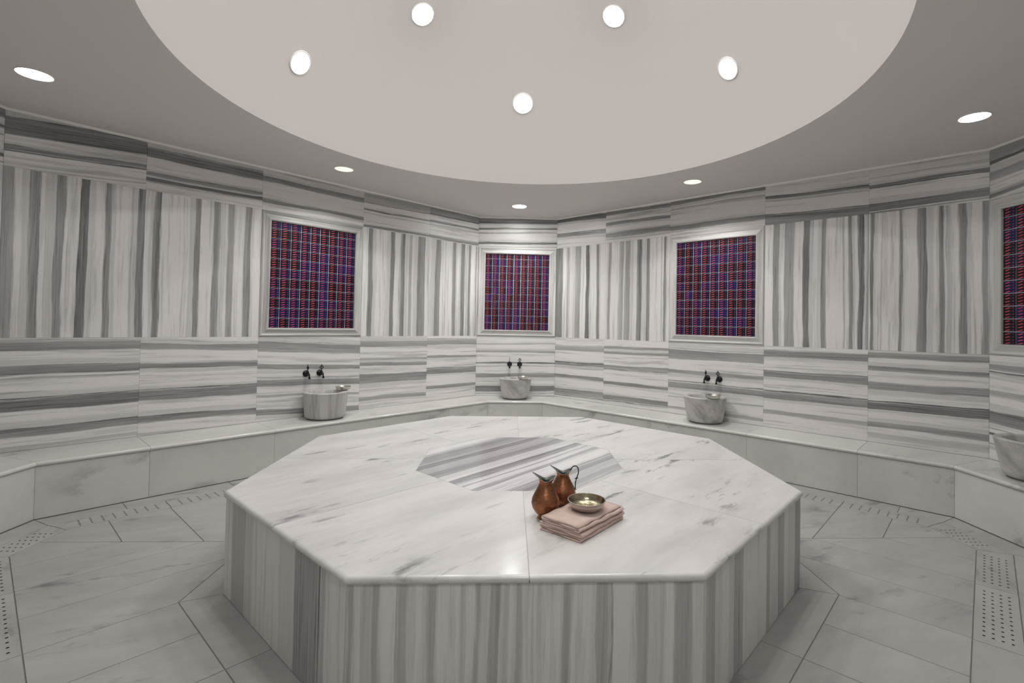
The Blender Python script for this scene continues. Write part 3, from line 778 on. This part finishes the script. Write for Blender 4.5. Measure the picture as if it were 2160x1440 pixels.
# ------------------------------------------------------------------ taps, two over each basin
def make_tap(name, label, loc, th, flat):
    t = thing(name, label, 'tap', loc, (0, 0, th), 'dark wall taps over the basins')
    bm = bmesh.new()                                  # wall rosette, axis along -y
    lathe(bm, [(0, 0), (.032, 0), (.034, .004), (.030, .009), (.018, .013), (.013, .02), (0, .02)], 28)
    bmesh.ops.rotate(bm, verts=bm.verts, matrix=Matrix.Rotation(pi/2, 3, 'X'))
    obj('rosette', bm, M['bronze'], t, smooth=True)
    bm = bmesh.new()
    tube(bm, [(0, -.016, 0), (0, -.03, 0), (0, -.045, .002), (0, -.058, 0)], [.011, .012, .017, .012], 14)
    tube(bm, [(0, -.05, .002), (0, -.068, -.002), (0, -.083, -.016), (0, -.088, -.034), (0, -.089, -.052)], [.013, .012, .0105, .010, .011], 14)
    lathe(bm, [(.012, -.008), (.014, .008), (.010, .016), (.012, .02), (.006, .026), (.0045, .04), (0, .04)], 18, cap0=True, c=(0, -.046, 0))
    obj('spout', bm, M['bronze'], t, smooth=True)
    # pierced leaf-shaped handle
    bm = bmesh.new()
    out = [(0, .036), (.007, .042), (.006, .048), (.019, .053), (.023, .060), (.017, .069), (.008, .076), (.004, .084), (0, .094)]
    inn = [(0, .046), (.004, .049), (.004, .052), (.012, .056), (.015, .060), (.011, .065), (.005, .069), (.003, .074), (0, .078)]
    for y in (1, -1):
        pass
    def ring(pts, y): return [bm.verts.new((x, y, z)) for x, z in pts]+[bm.verts.new((-x, y, z)) for x, z in pts[-2:0:-1]]
    o1, i1, o2, i2 = ring(out, -.003), ring(inn, -.003), ring(out, .003), ring(inn, .003)
    n = len(o1)
    for k in range(n):
        j = (k+1) % n
        ngon(bm, [o1[k], o1[j], i1[j], i1[k]]); ngon(bm, [o2[j], o2[k], i2[k], i2[j]]); ngon(bm, [o1[j], o1[k], o2[k], o2[j]]); ngon(bm, [i1[k], i1[j], i2[j], i2[k]])
    bx = bmesh.ops.create_cube(bm, size=1)['verts']
    for v in bx: v.co = Vector((v.co.x*.003, v.co.y*.005, v.co.z*.03+.062))
    obj('handle', bm, M['bronze'], t, (0, -.046, 0), (0, 0, 0 if flat else pi/2))
    return t
TP = [(7, AL, (-.067, .077), ('left mosaic wall', 'left basin')), (0, A, (-.083, .057), ('back wall', 'back basin')), (1, AL, (-.06, .075), ('right mosaic wall', 'right basin')), (2, A, (-.07, .07), ('far right wall', 'basin cut off by the right photo edge'))]
first = None
for (k, ap, us, (wn, bn)) in TP:
    th, loc = wall_frame(k, ap)
    if k == 2: continue                               # those two taps lie outside the photograph
    for j, u in enumerate(us):
        p = loc + Vector((cos(th)*u, sin(th)*u, 0)) + Vector((sin(th), -cos(th), 0))*.0
        lab = ('dark tap with narrow edge-on spear handle, left of the pair above the ' if j == 0 else 'dark tap with flat pierced leaf handle, right of the pair above the ')+bn
        make_tap('wall_tap', lab, (p.x, p.y, .832), th, j == 1)

# ------------------------------------------------------------------ metal bowls
M['silver'] = plain('bowl_silver', (.62, .60, .56), .28, 1.0)
def hammered(name, col, rough, scale, strength):
    t = NT(name); tc = t.n('TexCoord').outputs['Object']
    v = t.n('TexVoronoi', feature='F1'); t.put(v.inputs['Vector'], tc); v.inputs['Scale'].default_value = scale
    b = t.n('Bump'); b.inputs['Strength'].default_value = strength; b.inputs['Distance'].default_value = .004; t.put(b.inputs['Height'], v.outputs['Distance'])
    nz = t.noise(tc, 14.0, 4.0, .6)
    c = t.mix(t.mapr(nz, .35, .7), col, tuple(x*.55 for x in col))
    return t.set(Base_Color=c, Roughness=rough, Metallic=1.0, Normal=b.outputs[0])
M['brass_in'] = hammered('bowl_brass_inside', (.50, .45, .31), .24, 190.0, .13)
M['silver_in'] = hammered('bowl_silver_inside', (.72, .71, .68), .3, 120.0, .3)
def make_bowl(name, label, loc, r, h, rot=(0, 0, 0), inner='silver_in', group='small metal bowls on the basins'):
    t = thing(name, label, 'bowl', loc, rot, group)
    bm = bmesh.new()
    po = [(0, .001), (r*.55, .0), (r*.68, h*.06), (r*.84, h*.28), (r*.93, h*.62), (r*.965, h*.92), (r, h*.965), (r*1.005, h*.99), (r*.985, h), (r*.955, h*.99)]
    lathe(bm, po, 56); obj('bowl', bm, M['silver'], t, smooth=True)
    bm = bmesh.new()
    pi_ = [(r*.955, h*.99), (r*.935, h*.92), (r*.905, h*.64), (r*.815, h*.33), (r*.66, h*.13), (r*.45, h*.085), (0, h*.08)]
    lathe(bm, pi_[::-1], 56)
    bmesh.ops.reverse_faces(bm, faces=bm.faces[:])
    bmesh.ops.reverse_faces(bm, faces=bm.faces[:])
    o = obj('lining', bm, M[inner], t, smooth=True)
    if inner == 'brass_in': o['label'] = 'hammered brassy inside'
    return t
for (b, p, th), (du, dn), lab, rz in ((BAS[0], (.175, .02), 'shallow metal bowl on the right rim of the streaked left basin', 0), (BAS[1], (.10, .145), 'shallow metal bowl on the front rim of the back basin', 0), (BAS[2], (.135, .115), 'shallow metal bowl on the front rim of the right basin', 0)):
    q = p + Vector((cos(th)*du+sin(th)*dn, sin(th)*du-cos(th)*dn, 0))
    make_bowl('metal_bowl', lab, (q.x, q.y, ZB+.2725), .078, .040)

# ------------------------------------------------------------------ folded towels on the platform
def towel_mat():
    t = NT('towel_cloth'); tc = t.n('TexCoord').outputs['Object']
    n = t.noise(tc, 320.0, 2.0, .6); n2 = t.noise(tc, 18.0, 3.0)
    c = t.mix(t.mapr(n2, .3, .7), (.66, .51, .465), (.56, .42, .38))
    c = t.mix(t.mapr(n, .3, .7, 0, .35), c, (.47, .355, .315))
    b = t.n('Bump'); b.inputs['Strength'].default_value = .35; b.inputs['Distance'].default_value = .002; t.put(b.inputs['Height'], n)
    return t.set(Base_Color=c, Roughness=.95, Specular_IOR_Level=.1, Normal=b.outputs[0], Sheen_Weight=.2)
M['towel'] = towel_mat()
def make_towel(name, label, loc, rot, ln, wd, layers_, pitch, seed, sag=0.0):
    """cloth folded in a zigzag; local x = across the folds, y = along them, z up from its base"""
    r = random.Random(seed)
    t = thing(name, label, 'towel', loc, rot, 'folded pink towels')
    path = []
    for k in range(layers_):
        z = (k+.5)*pitch; a, b = r.uniform(-.004, .004), r.uniform(-.005, .004)
        xs = [a+(wd+b-a)*i/8 for i in range(9)]
        if k % 2: xs = xs[::-1]
        for i, x in enumerate(xs): path.append((x, z))
        if k < layers_-1:
            s = 1 if k % 2 == 0 else -1; x = xs[-1]
            for q in (-60, -25, 25, 60): path.append((x+s*.55*pitch*cos(radians(q)), z+pitch/2+pitch/2*sin(radians(q))))
    ny = 22
    bm = bmesh.new(); g = []
    ph = [r.uniform(0, 6) for _ in range(6)]
    for j in range(ny+1):
        y = ln*j/ny; row = []
        for i, (x, z) in enumerate(path):
            kz = z/pitch
            wob = .0016*sin(9*y/ln*2+ph[0]+kz*.7)+.0012*sin(23*y/ln+ph[1]+kz*1.9)
            xw = .002*sin(5*y/ln+ph[2]+kz)+(.0025*sin(kz*2.7+ph[3]))
            end = .003*sin(kz*3.1+ph[4]+8*x/wd) if j in (0, ny) else 0
            zz = z+wob*min(1, kz/1.5)*(.6+.4*x/wd)-sag*(kz/layers_)*((2*y/ln-1)**4)*.5
            row.append(bm.verts.new((x+xw, y+end, max(zz, pitch*.45))))
        g.append(row)
    for a, b in zip(g, g[1:]):
        for i in range(len(a)-1): ngon(bm, [a[i], a[i+1], b[i+1], b[i]])
    o = obj('cloth', bm, M['towel'], t, smooth=True)
    md = o.modifiers.new('thick', 'SOLIDIFY'); md.thickness = pitch*.72; md.offset = 0
    bm = bmesh.new()                                   # knotted fringe hanging from the far end
    for i in range(26):
        x = wd*(i+.5)/26+r.uniform(-.002, .002); z = r.choice(range(layers_))*pitch+pitch*.5; l = r.uniform(.016, .028)
        y0 = ln-.001
        pts = [(x, y0, z), (x+r.uniform(-.002, .002), y0+l*.4, z-.002), (x+r.uniform(-.005, .005), y0+l*.75, max(.0012, z-.010)), (x+r.uniform(-.006, .006), y0+l*.95, max(.0012, z-.022))]
        tube(bm, pts, [.0011, .0012, .001, .0006], 5)
    f = obj('fringe', bm, M['towel'], t, smooth=True); f['kind'] = 'stuff'
    return t
FC = Vector((.208, -1.248)); e_ = Vector((.674, .738)); rz = atan2(e_.y, e_.x)-pi/2
# local y along e_, local x to its right; the stack lies to the left of the front edge
side = Vector((-.738, .674))
o1 = FC+side*.198
make_towel('folded_towel', 'lower folded pink towel, directly on the marble platform', (o1.x, o1.y, ZT+.0005), (0, 0, rz), .338, .198, 4, .0088, 5)
o2 = FC+side*.192+e_*.004
make_towel('folded_towel', 'upper folded pink towel, under the brassy bowl', (o2.x, o2.y, ZT+.0362), (0, 0, rz-.02), .334, .188, 3, .0088, 11, .006)
make_bowl('metal_bowl', 'hammered silver and brass bowl on top of the pink towels', (.268, -1.048, ZT+.0372+.0268), .084, .041, inner='brass_in', group='metal bowls')

# ------------------------------------------------------------------ copper ewers
def copper():
    t = NT('old_copper'); tc = t.n('TexCoord').outputs['Object']
    n = t.noise(tc, 16.0, 5.0, .65); n2 = t.noise(tc, 60.0, 3.0, .6)
    c = t.mix(t.mapr(n, .35, .68), (.38, .155, .075), (.13, .065, .04))
    c = t.mix(t.mapr(n2, .58, .72, 0, .6), c, (.60, .24, .10))
    v = t.n('TexVoronoi', feature='F1'); t.put(v.inputs['Vector'], tc); v.inputs['Scale'].default_value = 70.0
    b = t.n('Bump'); b.inputs['Strength'].default_value = .25; b.inputs['Distance'].default_value = .003; t.put(b.inputs['Height'], v.outputs['Distance'])
    return t.set(Base_Color=c, Roughness=t.mapr(n, .3, .7, .24, .5), Metallic=.92, Normal=b.outputs[0])
M['copper'] = copper()
M['tin'] = plain('tinned_inside', (.25, .26, .245), .45, .7)
M['iron'] = plain('blackened_iron', (.03, .03, .03), .4, .7)
def make_ewer(name, label, loc, rot, s, handle):
    t = thing(name, label, 'jug', loc, (0, 0, rot), 'copper ewers')
    n = 56
    prof = [(.0345, 0), (.0375, .003), (.036, .008), (.0315, .012), (.036, .018), (.049, .030), (.0605, .048), (.0665, .070), (.0635, .092), (.0545, .112), (.0445, .130), (.0365, .146), (.0315, .158), (.0300, .168)]
    def ring_at(bm, r, z, th_): return bm.verts.new((r*cos(th_)*s, r*sin(th_)*s, z*s))
    def rim(a, f):                                     # f 0..1 from neck to lip; spout at angle pi, handle side at 0
        sp = max(0, -cos(a)); hd = max(0, cos(a))
        spw = sp**2.2; hdw = hd**1.6
        r = .0300+f*(.004+.030*spw*f*f+.011*hdw)
        z = .168+f*(.006+.036*spw*(.55+.45*f)+.021*hdw)
        yk = 1-.45*f*(1-abs(cos(a)))*(spw > -1)*.4
        return r*cos(a)*s, r*sin(a)*s*(1-.68*f*sp**1.5), z*s
    for which in (0, 1):
        bm = bmesh.new(); rings = []
        dr = 0 if which == 0 else -.0016
        for r, z in (prof if which == 0 else prof[4:]): rings.append([ring_at(bm, r+dr, z, 2*pi*i/n) for i in range(n)])
        for f in (.2, .4, .6, .8, 1.0):
            row = []
            for i in range(n):
                x, y, z = rim(2*pi*i/n, f); k = 1+dr*s/max(sqrt(x*x+y*y), .001)*(0 if f == 1 else 1)
                row.append(bm.verts.new((x*k, y*k, z)))
            rings.append(row)
        for a, b in zip(rings, rings[1:]):
            for i in range(n): ngon(bm, [a[i], a[(i+1) % n], b[(i+1) % n], b[i]])
        ngon(bm, rings[0][::-1])
        if which == 1: bmesh.ops.reverse_faces(bm, faces=bm.faces[:])
        o = obj('body' if which == 0 else 'lining', bm, M['copper'] if which == 0 else M['tin'], t, smooth=True)
        if which: o['label'] = 'grey tinned inside'
    bm = bmesh.new(); pts = []
    for i in range(n+1):
        x, y, z = rim(2*pi*(i % n)/n, 1.0); pts.append((x, y, z))
    tube(bm, pts, .0013*s, 6, False); obj('lip', bm, M['tin'], t, smooth=True)
    if handle:
        bm = bmesh.new()
        x0 = .043*s; hp0 = [(.042, .193), (.046, .203), (.055, .210), (.065, .210), (.074, .203), (.078, .190), (.077, .174), (.072, .158), (.067, .142), (.064, .126), (.0635, .110), (.063, .100), (.0612, .092)]
        hp = []                                        # smooth the bend (Catmull-Rom)
        for i in range(len(hp0)-1):
            q0, q1, q2, q3 = hp0[max(i-1, 0)], hp0[i], hp0[i+1], hp0[min(i+2, len(hp0)-1)]
            for k in range(3):
                u = k/3; hp.append(tuple(.5*(2*q1[c]+(q2[c]-q0[c])*u+(2*q0[c]-5*q1[c]+4*q2[c]-q3[c])*u*u+(3*q1[c]-q0[c]-3*q2[c]+q3[c])*u**3) for c in (0, 1)))
        hp.append(hp0[-1])
        hp = [(x*s, 0, z*s) for x, z in hp]
        tube(bm, hp, [.0027*s]*len(hp), 8)
        tube(bm, [(.060*s, 0, .149*s), (.066*s, 0, .1475*s), (.0705*s, 0, .150*s), (.078*s, 0, .1515*s)], [.0022*s, .0032*s, .0032*s, .002*s], 8)
        tube(bm, [(.0615*s, 0, .096*s), (.067*s, 0, .093*s), (.071*s, 0, .0955*s)], [.003*s, .002*s, .0012*s], 8)
        tube(bm, [(.037*s, .004*s, .190*s), (.042*s, 0, .1945*s), (.039*s, -.004*s, .187*s)], .0032*s, 8)
        obj('handle', bm, M['iron'], t, smooth=True)
    return t
make_ewer('copper_ewer', 'front copper jug with tall pointed spout, left of the towels', (.0915, -.984, ZT), radians(-4), .965, False)
make_ewer('copper_ewer', 'rear copper jug with curled black iron handle, behind the front jug', (.181, -.862, ZT), radians(-6), .95, True)
